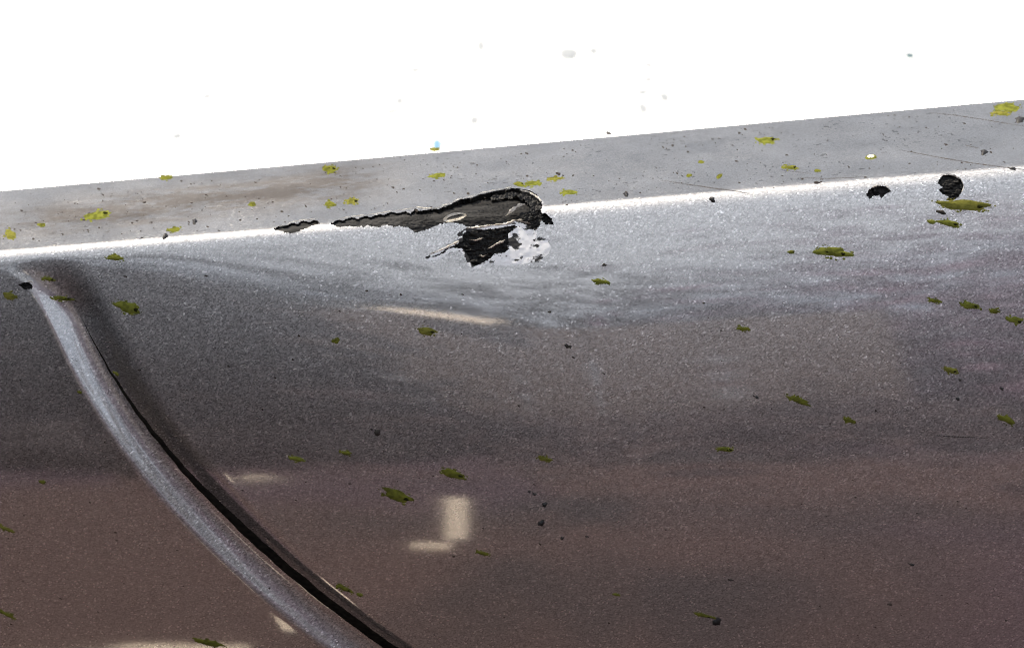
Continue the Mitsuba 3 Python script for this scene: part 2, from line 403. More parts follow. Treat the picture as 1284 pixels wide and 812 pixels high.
add_patch('car_bumper__bare_plastic', H_MAIN, 0.00022, lambda x, s: -0.0010 + 0.0005 * fz(x, s, 300, 900, 1) + 0.0003 * nz(x, s, 1500, 2500, 2) - 0.0016 * sstep(-0.035, 0.002, x) , 'bare_plastic')
labels['car_bumper__bare_plastic'] = {'label': 'long jagged strip of bare dark grey plastic where the crease is scraped'}
add_patch('car_bumper__bare_plastic_001', H_SLIVER, 0.00022, lambda x, s: -0.0008 + 0.0004 * fz(x, s, 300, 900, 3), 'bare_plastic')
labels['car_bumper__bare_plastic_001'] = {'label': 'short bare sliver left of the long scrape'}


def torn_h(x, s):
    r = np.abs(fz(x, s, 420, 800, 4) - 0.5) * 2
    r2 = np.abs(fz(x, s, 1100, 1700, 5) - 0.5) * 2
    return -0.0012 + 0.0016 * r + 0.0009 * r2


H_BLACK = biggest(H_TORN.intersection(rough_poly([(528, 328), (528, 315), (570, 280), (640, 276), (668, 284), (664, 292), (650, 288), (640, 297), (642, 312), (634, 320), (622, 322), (612, 330), (594, 342), (580, 330)], 0.00025, seed=9)))
H_WHITE = biggest(H_TORN.difference(H_BLACK.buffer(-0.0003)))
add_patch('car_bumper__torn_plastic', H_BLACK, 0.00018, torn_h, 'torn_black', 0.0004)
labels['car_bumper__torn_plastic'] = {'label': 'black torn ragged plastic below the scrape'}
add_patch('car_bumper__stretched_primer', H_WHITE, 0.00020, lambda x, s: -0.00015 + 0.00012 * nz(x, s, 900, 1300, 6), 'white_primer', 0.0003)
labels['car_bumper__stretched_primer'] = {'label': 'whitened cracked primer at the right of the black tear'}
H_CAP = rough_poly([(612, 241), (640, 235.5), (655, 237), (668, 242), (680, 251), (681, 262), (677, 267), (687, 269), (694, 277), (693, 283), (682, 280), (676, 286), (668, 288), (660, 280), (648, 281), (650, 275), (658, 270), (664, 262), (666, 254), (658, 247), (648, 243), (636, 243), (618, 246)], 0.0002, seed=10)  # thin upper rim stands in for shadow, right end is torn plastic
add_patch('car_bumper__torn_rim_shade_001', biggest(H_CAP), 0.00018, lambda x, s: torn_h(x, s) - 0.0006, 'torn_black', 0.0002)
labels['car_bumper__torn_rim_shade_001'] = {'label': 'black tear with painted rim shade at the upper right end of the scrape'}
for i, (g, lab) in enumerate(((H_RIGHT, 'large round black chip in the paint near the right end of the crease'), (H_MID, 'half-moon black chip on the crease left of the round one'),
                              (H_LEFT, 'small black chip beside the groove at the left'))):
    k = 'car_bumper__paint_chip' + (f'_{i:03d}' if i else '')
    add_patch(k, g, 0.00018, lambda x, s: -0.0010 + 0.0012 * np.abs(fz(x, s, 500, 700, 8 + i) - 0.5) * 2, 'chip_black', 0.0005)
    labels[k] = {'label': lab}


def rag(px, w, hgt, seed, closed=False, wmin=0.25):
    """ragged raised lip of torn primer along a traced edge"""
    r = np.random.default_rng(seed)
    a = xs(px)
    ls = shapely.segmentize(sg.LineString(a), 0.00030)
    c = np.array(ls.coords); c += r.normal(0, 0.00007, c.shape)
    t = np.gradient(c, axis=0); t /= np.linalg.norm(t, axis=1, keepdims=True) + 1e-12
    nrm = np.stack([t[:, 1], -t[:, 0]], -1)
    n = len(c)
    amp = wmin + (1 - wmin) * np.clip(meshkit.noise(np.stack([np.arange(n) * 0.23 + seed * 9, np.zeros(n), np.zeros(n)], -1)) * 1.8 - 0.45, 0, 1)
    amp *= np.minimum(1, np.minimum(np.arange(n), np.arange(n)[::-1]) / 4.0 + 0.05)
    rows = []
    for u, h in ((-0.5, -0.0003), (-0.35, 0.6), (0.0, 1.0), (0.35, 0.55), (0.5, -0.3)):
        p = c + nrm * (u * w * amp)[:, None]
        P, Nn = frame(p[:, 0], p[:, 1])
        hh = np.where(h > 0, h * hgt * (0.4 + 0.6 * amp), -0.0002)
        rows.append(P + hh[:, None] * Nn)
    R = np.array(rows); k = len(rows)
    i = np.arange(k * n).reshape(k, n)
    qd = np.stack([i[:-1, :-1], i[:-1, 1:], i[1:, 1:], i[1:, :-1]], -1).reshape(-1, 4)
    return R.reshape(-1, 3), qd


def add_rag(px, w, h, seed, bsdf='primer_edge', wmin=0.25):
    k = 'car_bumper__torn_edge'; n = sum(1 for q in scene if q.startswith(k))
    scene[k + (f'_{n:03d}' if n else '')] = mikit.ply(rag(px, w, h, seed, wmin=wmin), bsdf, smooth=50)


add_rag([(424, 275), (440, 272), (458, 270), (474, 268), (491, 265), (508, 263), (521, 260)], 0.0007, 0.0003, 1)
add_rag([(521, 260), (536, 262), (549, 261), (566, 255), (580, 248)], 0.0010, 0.0005, 2)
add_rag([(576, 250), (590, 247), (606, 242), (625, 238), (644, 235)], 0.0009, 0.0004, 3)
add_rag([(652, 238), (664, 241), (674, 247), (680, 253)], 0.0006, 0.0003, 4)
add_rag([(349, 284), (358, 282), (366, 279), (380, 276), (400, 275)], 0.0007, 0.0003, 5)
add_rag([(584, 286), (600, 285), (618, 282), (634, 281), (648, 276), (656, 276)], 0.0008, 0.0007, 6)
add_rag([(634, 271), (642, 264), (650, 258), (658, 256)], 0.0011, 0.0008, 7, 'primer_edge')
add_rag([(612, 312), (622, 306), (634, 301)], 0.0007, 0.0008, 8)
add_rag([(600, 320), (606, 321), (612, 318)], 0.0005, 0.0008, 9)
add_rag([(588, 300), (596, 302), (606, 298)], 0.0005, 0.0008, 10)
add_rag([(540, 318), (552, 314), (564, 308), (576, 302)], 0.0008, 0.0004, 11)
add_rag([(646, 276), (656, 278), (666, 281)], 0.0005, 0.0009, 12)
add_rag([(1180, 220), (1190, 218), (1198, 221), (1205, 225), (1209, 233), (1206, 241)], 0.0006, 0.0004, 13)
add_rag([(1092, 236), (1100, 232), (1110, 232), (1117, 238)], 0.0005, 0.0003, 14)
add_rag([(34, 352), (40, 353), (42, 358)], 0.0007, 0.0005, 15)


# curled flake of silver paint standing up in the middle of the scrape
def curl(pts, w, h, bow, seed=0):
    a = xs(pts); n = 15
    t = np.linspace(0, 1, n)
    c = np.stack([np.interp(t, np.linspace(0, 1, len(a)), a[:, k]) for k in (0, 1)], -1)
    d = c[-1] - c[0]; d /= np.linalg.norm(d); nr = np.array([d[1], -d[0]])
    rows = []
    for u in np.linspace(-1, 1, 7):
        ww = w * np.sin(np.pi * np.clip(t, 0.03, 0.97)) ** 0.6
        p = c + nr * (u * ww / 2)[:, None]
        P, Nn = frame(p[:, 0], p[:, 1])
        rows.append(P + (h + bow * u * u + 0.0001 * np.sin(9 * t + u))[:, None] * Nn)
    R = np.array(rows); i = np.arange(7 * n).reshape(7, n)
    qd = np.stack([i[:-1, :-1], i[:-1, 1:], i[1:, 1:], i[1:, :-1]], -1).reshape(-1, 4)
    return R.reshape(-1, 3), qd


scene['car_bumper__paint_flake'] = mikit.ply(curl([(556, 277), (570, 273), (585, 271)], 0.0029, -0.0002, 0.0009), 'primer_edge', smooth=60)
scene['car_bumper__paint_flake__dark_slit'] = mikit.ply(curl([(561, 276), (571, 273.5), (582, 271.5)], 0.0012, 0.0006, 0.0002), 'torn_black', smooth=60)  # near-black slit along the middle of the flake
labels['car_bumper__paint_flake'] = {'label': 'leaf-shaped curled flake of paint in the scrape'}


# thin scratches in the ledge and face
def scratch(px, w, seed):
    r = np.random.default_rng(seed)
    a = xs(px)
    c = np.array(shapely.segmentize(sg.LineString(a), 0.0006).coords); c[:, 1] += r.normal(0, 0.00006, len(c))
    t = np.gradient(c, axis=0); t /= np.linalg.norm(t, axis=1, keepdims=True); nr = np.stack([t[:, 1], -t[:, 0]], -1)
    n = len(c); amp = np.sin(np.pi * np.linspace(0.02, 0.98, n)) ** 0.5 * (0.35 + 0.9 * r.random(n))
    rows = []
    for u, h in ((-0.5, 0.00001), (0, 0.00007), (0.5, 0.00001)):
        p = c + nr * (u * w * amp)[:, None]; P, Nn = frame(p[:, 0], p[:, 1]); rows.append(P + Nn * h)
    R = np.array(rows); i = np.arange(3 * n).reshape(3, n)
    return R.reshape(-1, 3), np.stack([i[:-1, :-1], i[:-1, 1:], i[1:, 1:], i[1:, :-1]], -1).reshape(-1, 4)


for i, (px, w) in enumerate(([(1160, 140), (1200, 145), (1240, 151), (1284, 159)], 0.0006), ) if False else enumerate((
        ([(1165, 141), (1200, 145), (1240, 151), (1284, 158.5)], 0.0007), ([(1128, 188), (1170, 196), (1215, 204), (1250, 209), (1284, 213)], 0.0007),
        ([(1000, 223), (1040, 224), (1080, 222)], 0.0005), ([(830, 226), (860, 231), (900, 237), (940, 243)], 0.0006),
        ([(1166, 545), (1195, 547), (1238, 549)], 0.0004), ([(1210, 182), (1228, 186)], 0.0005), ([(978, 213), (1018, 218)], 0.0004))):
    k = 'car_bumper__scratch' + (f'_{i:03d}' if i else '')
    scene[k] = mikit.ply(scratch(px, w, 40 + i), 'scratch_grey', smooth=True)

# ------------------------------------------------------------------ small things lying on the panel
def unit_px(x, y):
    """metres on the surface per pixel, along the picture's x and y, at a pixel"""
    a = xs([(x - 2, y), (x + 2, y), (x, y - 1.5), (x, y + 1.5)])
    return (a[1] - a[0]) / 4, (a[3] - a[2]) / 3


def blob(px, py, L, W, ang, h, seed, lumpy=0.25, seg=20, rings=5):
    """flat lens with an uneven outline lying on the paint; L, W in pixels of the photograph"""
    r = np.random.default_rng(seed)
    c = xs([(px, py)])[0]; ex, ey = unit_px(px, py)
    th = np.linspace(0, 2 * np.pi, seg, endpoint=False)
    ph = r.random(4) * 6.28
    rad = 1 + lumpy * (0.45 * np.sin(2 * th + ph[0]) + 0.4 * np.sin(3 * th + ph[1]) + 0.35 * np.sin(5 * th + ph[2])) + lumpy * 0.35 * r.normal(0, 1, seg) * 0.5
    ca, sa = math.cos(math.radians(ang)), math.sin(math.radians(ang))
    V, rowi = [], []
    for j in range(rings):
        k = 1 - j / rings
        u = rad * np.cos(th) * L / 2 * k; v = rad * np.sin(th) * W / 2 * k
        dx, dy = u * ca - v * sa, u * sa + v * ca
        q = c + dx[:, None] * ex + dy[:, None] * ey
        P, Nn = frame(q[:, 0], q[:, 1])
        hz = h * (1 - k ** 2.2) * (0.8 + 0.4 * r.random(seg)) - (0.00005 if j == 0 else 0)
        V.append(P + hz[:, None] * Nn)
    P, Nn = frame(c[:1], c[1:2]); V.append(P + Nn * h)
    V = np.vstack(V); T = []
    for j in range(rings - 1):
        for a in range(seg):
            b = (a + 1) % seg
            T += [[j * seg + a, j * seg + b, (j + 1) * seg + b], [j * seg + a, (j + 1) * seg + b, (j + 1) * seg + a]]
    for a in range(seg):
        T.append([(rings - 1) * seg + a, (rings - 1) * seg + (a + 1) % seg, rings * seg])
    T = np.array(T)[:, ::1]
    m = trimesh.Trimesh(V, T, process=False)
    n0 = frame(c[:1], c[1:2])[1][0]
    if (m.face_normals @ n0).mean() < 0:
        m = trimesh.Trimesh(V, T[:, ::-1], process=False)
    return m


def numbered(name, used={}):
    used[name] = used.get(name, -1) + 1
    return name + (f'_{used[name]:03d}' if used[name] else '')


B, O = 'lichen_bright', 'lichen_olive'
LICHEN = [
    (122, 270, 37, 10, -10, B, 1, 'large yellow-green lichen scrap on the dirty left part of the ledge'),
    (13, 294, 15, 12, 10, B, 0, 'round yellow-green lichen scrap on the ledge at the far left edge'),
    (52, 282, 10, 6, 0, O, 0, 'tiny olive lichen scrap between the two larger ones at the left of the ledge'),
    (208, 223, 15, 6, -3, O, 0, 'olive lichen scrap just under the back edge of the ledge left of centre'),
    (413, 212, 20, 9, 3, O, 2, 'dark olive lichen lump below the back edge above the long scrape'),
    (316, 256, 11, 6, 5, O, 0, 'small olive lichen scrap in the brown grime on the ledge'),
    (414, 256, 15, 7, 0, O, 0, 'left one of two olive lichen scraps just above the left end of the long scrape'),
    (441, 252, 18, 7, -4, B, 1, 'right one of two lichen scraps just above the left end of the long scrape'),
    (218, 288, 20, 5, -8, O, 0, 'thin olive lichen scrap beside black crumbs just above the crease'),
    (549, 220, 22, 6, -4, B, 0, 'slim yellow-green lichen scrap in the middle of the ledge left of the black tear'),
    (545, 187, 14, 4, -5, B, 0, 'small lichen scrap on the back edge of the ledge'),
    (667, 230, 20, 7, -6, B, 0, 'yellow-green lichen scrap touching the top of the black tear, right one of a pair'),
    (651, 231, 13, 7, 5, O, 1, 'small olive lichen scrap touching the top of the black tear, left one of a pair'),
    (696, 224, 20, 5, -6, B, 0, 'slim lichen scrap up and right of the black tear under a grey crumb'),
    (714, 241, 22, 6, 1, B, 0, 'oval lichen scrap on the ledge right of the black tear, near the crease'),
    (961, 176, 28, 8, 1, B, 1, 'yellow-green lichen scrap alone on the right half of the ledge, dark at its right end'),
    (991, 210, 20, 6, 0, O, 1, 'speckled olive lichen scrap in the middle of the right half of the ledge'),
    (1025, 214, 10, 4, 0, O, 0, 'tiny olive lichen scrap right of the speckled one on the ledge'),
    (1262, 135, 34, 11, -3, B, 0, 'broad yellow-green lichen scrap at the upper right corner of the ledge'),
    (1255, 142, 26, 6, 0, B, 0, 'slim lichen scrap touching the underside of the broad one at the upper right corner'),
    (879, 203, 9, 4, 0, O, 0, 'tiny brownish lichen speck on the ledge, upper one of three near the right centre'),
    (864, 220, 9, 4, -5, O, 0, 'tiny brownish lichen speck on the ledge, left one of three near the right centre'),
    (902, 221, 10, 5, -40, O, 0, 'tiny upturned lichen speck on the ledge, right one of three near the right centre'),
    (144, 323, 23, 7, 5, B, 0, 'yellow-green lichen scrap just under the crease right of the groove top'),
    (160, 385, 39, 13, 17, B, 1, 'large yellow-green lichen scrap right of the upper groove'),
    (12, 371, 19, 9, 14, B, 0, 'yellow-green lichen scrap left of the groove at the left picture edge'),
    (60, 350, 18, 5, 8, B, 2, 'upper one of two lichen scraps across the bright wall of the groove'),
    (77, 375, 26, 6, 6, B, 2, 'lower lichen scrap across the bright wall of the groove, with a thin stalk'),
    (535, 415, 25, 10, 8, B, 1, 'yellow-green lichen scrap under the pale streak reflected in the face'),
    (754, 353, 22, 7, 10, B, 0, 'slim yellow-green lichen scrap below the crease right of the black tear'),
    (1044, 316, 48, 13, 9, B, 2, 'large yellow-green lichen scrap with a dark end in the bright right part of the face'),
    (1208, 257, 74, 13, 4, B, 1, 'long yellow-green lichen streak right under the round black chip'),
    (1190, 280, 28, 9, 9, B, 2, 'shorter yellow-green lichen scrap below the long streak under the round chip'),
    (1168, 278, 12, 6, 5, B, 0, 'small pale lichen scrap left of the shorter one below the long streak'),
    (992, 316, 10, 5, -8, O, 1, 'tiny dark olive lichen scrap left of the large one in the bright right part'),
    (1216, 383, 26, 9, 14, B, 1, 'dark-tipped lichen scrap, brightest of four in a row near the right edge'),
    (1172, 377, 17, 6, 5, O, 0, 'faint olive lichen scrap, leftmost of four in a row near the right edge'),
    (1246, 390, 15, 6, 5, O, 0, 'faint brown-green lichen scrap, third of four in a row near the right edge'),
    (1272, 401, 24, 8, 12, B, 1, 'lichen scrap with black spots, rightmost of four in a row near the right edge'),
    (932, 412, 17, 6, 6, O, 0, 'olive lichen scrap where the bright part of the face turns dark'),
    (1192, 464, 20, 7, 15, B, 1, 'yellow-green lichen scrap with a black middle in the dark right part of the face'),
    (1002, 502, 36, 7, 22, O, 0, 'long faint olive lichen streak in the brown right part of the face'),
    (1065, 527, 18, 6, 12, O, 0, 'short faint olive lichen scrap right of the long faint streak'),
    (1262, 526, 24, 9, 26, O, 0, 'crooked olive lichen scrap at the right edge above the fine scratch'),
    (910, 563, 22, 6, 5, B, 2, 'slim lichen scrap with a black middle right of centre on the dark face'),
    (568, 594, 34, 10, 20, O, 1, 'dark-spotted green lichen scrap above the peach reflection'),
    (498, 621, 44, 13, 20, O, 1, 'large green lichen scrap left of the peach reflection'),
    (372, 575, 21, 6, 8, B, 0, 'bright slim lichen scrap in the brown face between groove and centre'),
    (434, 568, 15, 5, 10, O, 0, 'faint olive lichen scrap right of the bright slim one'),
    (683, 575, 18, 6, 5, B, 0, 'slim lichen scrap on the face above the cluster of black crumbs'),
    (773, 745, 11, 4, 8, B, 0, 'tiny bright yellow lichen fleck alone low in the middle of the face'),
    (882, 771, 26, 5, 16, O, 1, 'thin dotted olive lichen streak leading to the big black crumb low on the face'),
    (432, 737, 22, 7, 25, O, 1, 'olive lichen scrap right of the lower groove'),
    (451, 745, 10, 5, 10, B, 0, 'tiny lichen scrap at the end of the olive one by the lower groove'),
    (421, 427, 12, 7, -5, O, 0, 'small olive lichen scrap left of the pale streak, alone in the grey face'),
    (8, 663, 24, 5, 22, B, 0, 'thin blade of lichen at the left picture edge, upper of two'),
    (8, 770, 26, 5, 24, O, 0, 'thin pale blade of lichen at the left picture edge, lower of two'),
    (143, 471, 9, 5, 30, B, 0, 'tiny lichen fleck in the black bottom of the groove'),
    (100, 491, 7, 4, 10, O, 0, 'tiny fleck just left of the bright wall of the groove'),
    (53, 604, 11, 5, 8, O, 0, 'small pale fleck alone left of the groove'),
    (262, 805, 44, 7, 14, O, 0, 'blurred olive lichen smear at the bottom edge beside the white gleam'),
    (605, 693, 18, 5, 15, O, 0, 'faint olive lichen trace under the peach reflection'),
]
for i, (px, py, L, W, ang, mat, dark, lab) in enumerate(LICHEN):
    k = numbered('lichen_scrap')
    mat = 'lichen_yellow' if mat == B and i % 3 == 1 else mat
    hgt = min(0.00032, 0.00008 * min(L, W) / 2.5 + 0.00008)
    scene[k + '__thallus'] = mikit.ply(blob(px, py, L, W, ang, hgt, 100 + i, 0.14 + 0.16 * ((i * 37) % 11) / 10, 34, 6), mat, smooth=60)
    labels[k] = {'label': lab, 'category': 'lichen', 'group': 'lichen scraps on the car paint'}
    if L >= 15:                                        # loose granules round the scrap
        rr = np.random.default_rng(4000 + i); vs, fs, o = [], [], 0
        c0, s0 = math.cos(math.radians(ang)), math.sin(math.radians(ang))
        for j in range(int(5 + L / 4)):
            th = rr.random() * 6.283; ra = 0.42 + 0.16 * rr.random()
            u, w_ = ra * L * math.cos(th), ra * W * 1.25 * math.sin(th); g_ = 1.3 + 2.6 * rr.random() ** 2
            m = blob(px + u * c0 - w_ * s0, py + u * s0 + w_ * c0, g_ * 1.5, g_, ang, 0.00012, 6000 + i * 40 + j, 0.4, 7, 2)
            vs.append(m.vertices); fs.append(m.faces + o); o += len(m.vertices)
        scene[k + '__granules'] = mikit.ply((np.vstack(vs), np.vstack(fs)), mat, smooth=60)
        labels[k + '__granules'] = {'kind': 'stuff'}
    r = np.random.default_rng(500 + i); ca, sa = math.cos(math.radians(ang)), math.sin(math.radians(ang))
    for j in range(dark):
        u = (0.30 - 0.5 * j * r.random()) * L * 0.9; v = r.normal(0, 0.08) * W
        sz = min(L * 0.25, 8) * (1.0 - 0.3 * j)
        m = blob(px + u * ca - v * sa, py + u * sa + v * ca, sz, min(W * 0.5, sz * 0.7), ang, hgt + 0.00010, 900 + i * 3 + j, 0.35, 12, 3)
        kk = k + '__dark_spot' + (f'_{j:03d}' if j else '')
        scene[kk] = mikit.ply(m, 'lichen_dark', smooth=60)
k = numbered('plant_seed')
scene[k + '__rim'] = mikit.ply(blob(1092, 197, 15, 7, -4, 0.00035, 60, 0.08), 'lichen_olive', smooth=60)
scene[k + '__kernel'] = mikit.ply(blob(1092, 197, 11, 4.6, -4, 0.0007, 61, 0.08), 'cream', smooth=60)
labels[k] = {'label': 'cream oval seed with a dark rim lying on the right half of the ledge', 'category': 'seed'}

CRUMBS = [
    (244, 278, 7, 7, 'black crumb on the grimy ledge above the crease, upper of two'), (207, 296, 6, 9, 'black crumb on the crease itself, lower of two at the left'),
    (473, 542, 10, 7, 'oval black crumb alone in the middle of the brown face'), (712, 434, 9, 6, 'black crumb where grey turns brown right of the pale streak'),
    (679, 655, 9, 8, 'biggest black crumb of the cluster right of the peach reflection'), (683, 632, 8, 6, 'second black crumb of the cluster, just above the biggest'),
    (670, 619, 6, 4, 'small black crumb at the top of the cluster, right of its twin'), (664, 616, 5, 3.5, 'small black crumb at the top of the cluster, left of its twin'),
    (705, 674, 6, 4, 'small black crumb low right of the cluster'), (736, 672, 5, 3, 'tiny black crumb farthest right of the cluster'),
    (899, 779, 11, 11, 'round black crumb low on the face at the end of a dotted lichen streak'), (785, 244, 6, 6, 'dark crumb on the ledge just above the bright crease right of the tear'),
    (1234, 191, 9, 7, 'black crumb on the right end of the ledge between two scratches'), (1279, 150, 14, 8, 'dark lump at the right edge below the corner lichen'),
    (1256, 487, 7, 4, 'small black crumb on the face near the right edge'), (1201, 500, 6, 4, 'small black crumb left of the one near the right edge'),
    (949, 498, 5, 4, 'small black crumb left of the long faint lichen streak'), (763, 167, 7, 3, 'black crumb sitting on the back edge of the ledge right of centre'),
    (893, 250, 8, 7, 'dark flaky crumb on the bright crease right of centre'), (1180, 204 + 62, 12, 6, 'brown crumb between the two lichen streaks under the round chip'),
    (700, 218, 8, 3, 'grey crumb above the slim lichen scrap up right of the tear'), (1270, 211.5, 11, 3.5, 'flat dark crumb on the scratch at the right end of the ledge'),
    (916, 727, 8, 3, 'thin dark fibre crumb low on the right face'), (1116, 757, 6, 3.5, 'dark crumb in the bottom right part of the face, right of the fibre'),
    (1143, 707, 8, 3.5, 'dark crumb in the lower right face, above and right of the others'), (1024, 229, 8, 4, 'brown crumb on the faint scratch above the crease'),
    (466, 538, 4, 2.5, 'tiny dark crumb touching the oval black crumb in the middle of the face'), (758, 332, 7, 3.5, 'slim brown crumb above the slim lichen scrap right of the tear'),
]
for i, (px, py, a, b, lab) in enumerate(CRUMBS):
    k = numbered('dirt_crumb')
    scene[k] = mikit.ply(blob(px, py, a, b, 12, 0.0006 if min(a, b) > 5 else 0.00035, 300 + i, 0.4, 14, 3), 'grime' if ('brown' in lab or 'grey' in lab or 'fibre' in lab) else 'crumb', smooth=40)
    labels[k] = {'label': lab, 'category': 'crumb', 'group': 'dirt crumbs on the car paint'}

# fine dust specks nobody could count
vs, fs, o = [], [], 0
for i in range(520):
    if i < 330:
        u = rng.random() * 1284; yb = 240 - 0.0903 * u; yr = 318 - 0.081 * u
        py = yb + (yr - yb) * (0.06 + 0.9 * rng.random()); px = u
    else:
        px, py = rng.random() * 1284, 340 + 460 * rng.random()
    big = rng.random() ** 3
    a = 1.8 + 3.6 * big; b = a * (0.4 + 0.3 * rng.random())
    m = blob(px, py, a, b, 14 + rng.normal(0, 12), 0.00015, 2000 + i, 0.3, 8, 2)
    vs.append(m.vertices); fs.append(m.faces + o); o += len(m.vertices)
scene['dust_specks'] = mikit.ply((np.vstack(vs), np.vstack(fs)), 'grime', smooth=True)
labels['dust_specks'] = {'label': 'fine dark dust specks scattered over the car paint', 'category': 'dust', 'kind': 'stuff'}

# ------------------------------------------------------------------ litter on the pale ground behind
def ground_at(px, py):
    f = (PW / 2) / math.tan(math.radians(HFOV / 2))
    d = VIEW + RIGHT * (px - PW / 2) / f + UP * (PH / 2 - py) / f
    t = -EYE[2] / d[2]
    return EYE + d * t, t


LITTER = [
    (1141, 70, 10, 7, 'mark_dark', 'blurred teal scrap alone at the right of the white ground'), (548, 182, 9, 14, 'mark_blue', 'light blue scrap just behind the back edge of the ledge'),
    (603, 58, 8, 16, 'mark_grey', 'tall grey mark at the top centre of the white ground'), (521, 88, 12, 7, 'mark_grey', 'slanted grey mark left of the tall one'),
    (501, 127, 9, 9, 'mark_grey', 'round grey mark left of centre, upper of two close together'), (492, 140, 17, 5, 'mark_grey', 'flat grey mark left of centre, lower of two close together'),
    (595, 151, 10, 10, 'mark_grey', 'grey mark right above the ledge edge near centre'), (713, 68, 20, 16, 'mark_grey', 'largest pale smudge right of centre on the white ground'),
    (744, 64, 10, 10, 'mark_grey', 'small smudge right of the largest smudge'), (813, 82, 12, 6, 'mark_grey', 'grey mark at the top of the short column of marks'),
    (813, 100, 10, 7, 'mark_grey', 'second grey mark in the short column'), (806, 116, 12, 7, 'mark_grey', 'third grey mark in the short column'),
    (806, 136, 9, 14, 'mark_grey', 'lowest mark in the short column'), (833, 122, 10, 12, 'mark_grey', 'grey mark right of the short column'),
    (829, 138, 6, 6, 'mark_grey', 'small dot below right of the short column'), (222, 171, 11, 8, 'mark_grey', 'grey mark lowest at the left of the white ground'),
    (259, 121, 11, 6, 'mark_grey', 'grey mark in the middle of the left white ground'), (262, 79, 7, 5, 'mark_grey', 'small dot above the left grey mark'),
    (318, 177, 10, 5, 'mark_grey', 'flat mark near the ledge edge left of centre'), (374, 129, 7, 6, 'mark_grey', 'small dot between the left marks and centre'),
]
for i, (px, py, a, b, mat, lab) in enumerate(LITTER):
    P, t = ground_at(px, py)
    per = 2 * t * math.tan(math.radians(HFOV / 2)) / PW * 1.0
    fore = 1 / 0.32
    r = np.random.default_rng(700 + i)
    ico = trimesh.creation.icosphere(subdivisions=2)
    v = ico.vertices * (1 + 0.25 * meshkit.noise(ico.vertices * 2.2 + i * 7.1)[:, None])
    v = v * [a * per * 0.5, b * per * 0.5 * fore * 0.8, min(a, b) * per * 0.10]
    v[:, 2] = np.maximum(v[:, 2], 0) + 0.0005
    v += [P[0], P[1], 0]
    k = numbered('litter_scrap')
    scene[k] = mikit.ply(trimesh.Trimesh(v, ico.faces, process=False), mat, smooth=True)
    labels[k] = {'label': lab, 'category': 'litter', 'group': 'blurred scraps on the white ground'}

# ------------------------------------------------------------------ what the paint mirrors: a dark timber fence across the paving, plus slabs and foliage added for the reflections
def reflected(px, py):
    """(start, direction) of the mirror ray at a photograph pixel"""
    c = xs([(px, py)])
    P, Nn = frame(c[:, 0], c[:, 1]); P, Nn = P[0], Nn[0]
    d = (P - EYE) / np.linalg.norm(P - EYE)
    return P, d - 2 * (d @ Nn) * Nn


FENCE_Y = -4.2
bx = lambda e, c: trimesh.creation.box(extents=e).apply_translation(c)
FH = 1.84
for i in range(24):
    k = 'timber_fence__board' + (f'_{i:03d}' if i else '')
    x = -8.6 + i * 0.40
    scene[k] = mikit.ply(bx((0.385, 0.03, FH + 0.02 * math.sin(i * 2.3)), (x, FENCE_Y, FH / 2 + 0.02)), 'dark_timber')
for i, z in enumerate((0.4, 1.5)):
    scene['timber_fence__rail' + (f'_{i:03d}' if i else '')] = mikit.ply(bx((9.6, 0.05, 0.1), (-4.0, FENCE_Y - 0.042, z)), 'dark_timber')
labels['timber_fence'] = {'label': 'dark timber fence across the paving, seen only as a reflection in the paint', 'category': 'fence'}

# pale board added above the fence to give the mirrored streak
scene['added_plank'] = mikit.ply(bx((0.30, 0.02, 0.20), (0, 0, 0)).apply_transform(trimesh.transformations.rotation_matrix(math.radians(18), (0, 1, 0))).apply_transform(trimesh.transformations.rotation_matrix(math.radians(42), (1, 0, 0))).apply_translation((-0.485, FENCE_Y + 0.09, 1.895)), 'added_pale')
labels['added_plank'] = {'label': 'pale board added at the fence top to give the mirrored pale streak', 'category': 'plank'}


def added_slab(corners, th, seed):  # unseen pale slab, added so the paint mirrors a warm patch
    m = m3.Manifold.extrude(m3.CrossSection([np.array(corners, float)], m3.FillRule.NonZero), th).translate([0, 0, 0.006]).refine_to_length(0.02)
    q = m.to_mesh(); v = np.array(q.vert_properties[:, :3]); up = v[:, 2] > 0.011
    v[up, 2] += 0.002 * meshkit.noise(np.stack([v[up, 0] * 30 + seed, v[up, 1] * 30, 0 * v[up, 0]], -1))
    return trimesh.Trimesh(v, np.array(q.tri_verts), process=False)


for i, (c, lab) in enumerate((
        ([(-0.306, -1.28), (-0.276, -1.29), (-0.200, -0.84), (-0.220, -0.82)], 'long pale stone added on the brown paving to give the peach patch'),
        ([(-0.243, -0.795), (-0.210, -0.805), (-0.204, -0.765), (-0.238, -0.755)], 'small pale stone added to give the glint left of the peach patch'),
        ([(-0.466, -1.30), (-0.448, -1.31), (-0.440, -1.19), (-0.452, -1.17)], 'pale stone added farthest from the bumper to give the glint beside the groove'),
        ([(-0.292, -0.374), (-0.244, -0.376), (-0.242, -0.290), (-0.286, -0.286)], 'pale stone added close to the bumper to give the gleam at the bottom edge'))):
    k = numbered('added_stone')
    scene[k] = mikit.ply(added_slab(c, 0.008, i * 3.1), 'added_pale', smooth=40)
    labels[k] = {'label': lab, 'category': 'stone', 'group': 'pale stones added for the glints in the paint'}


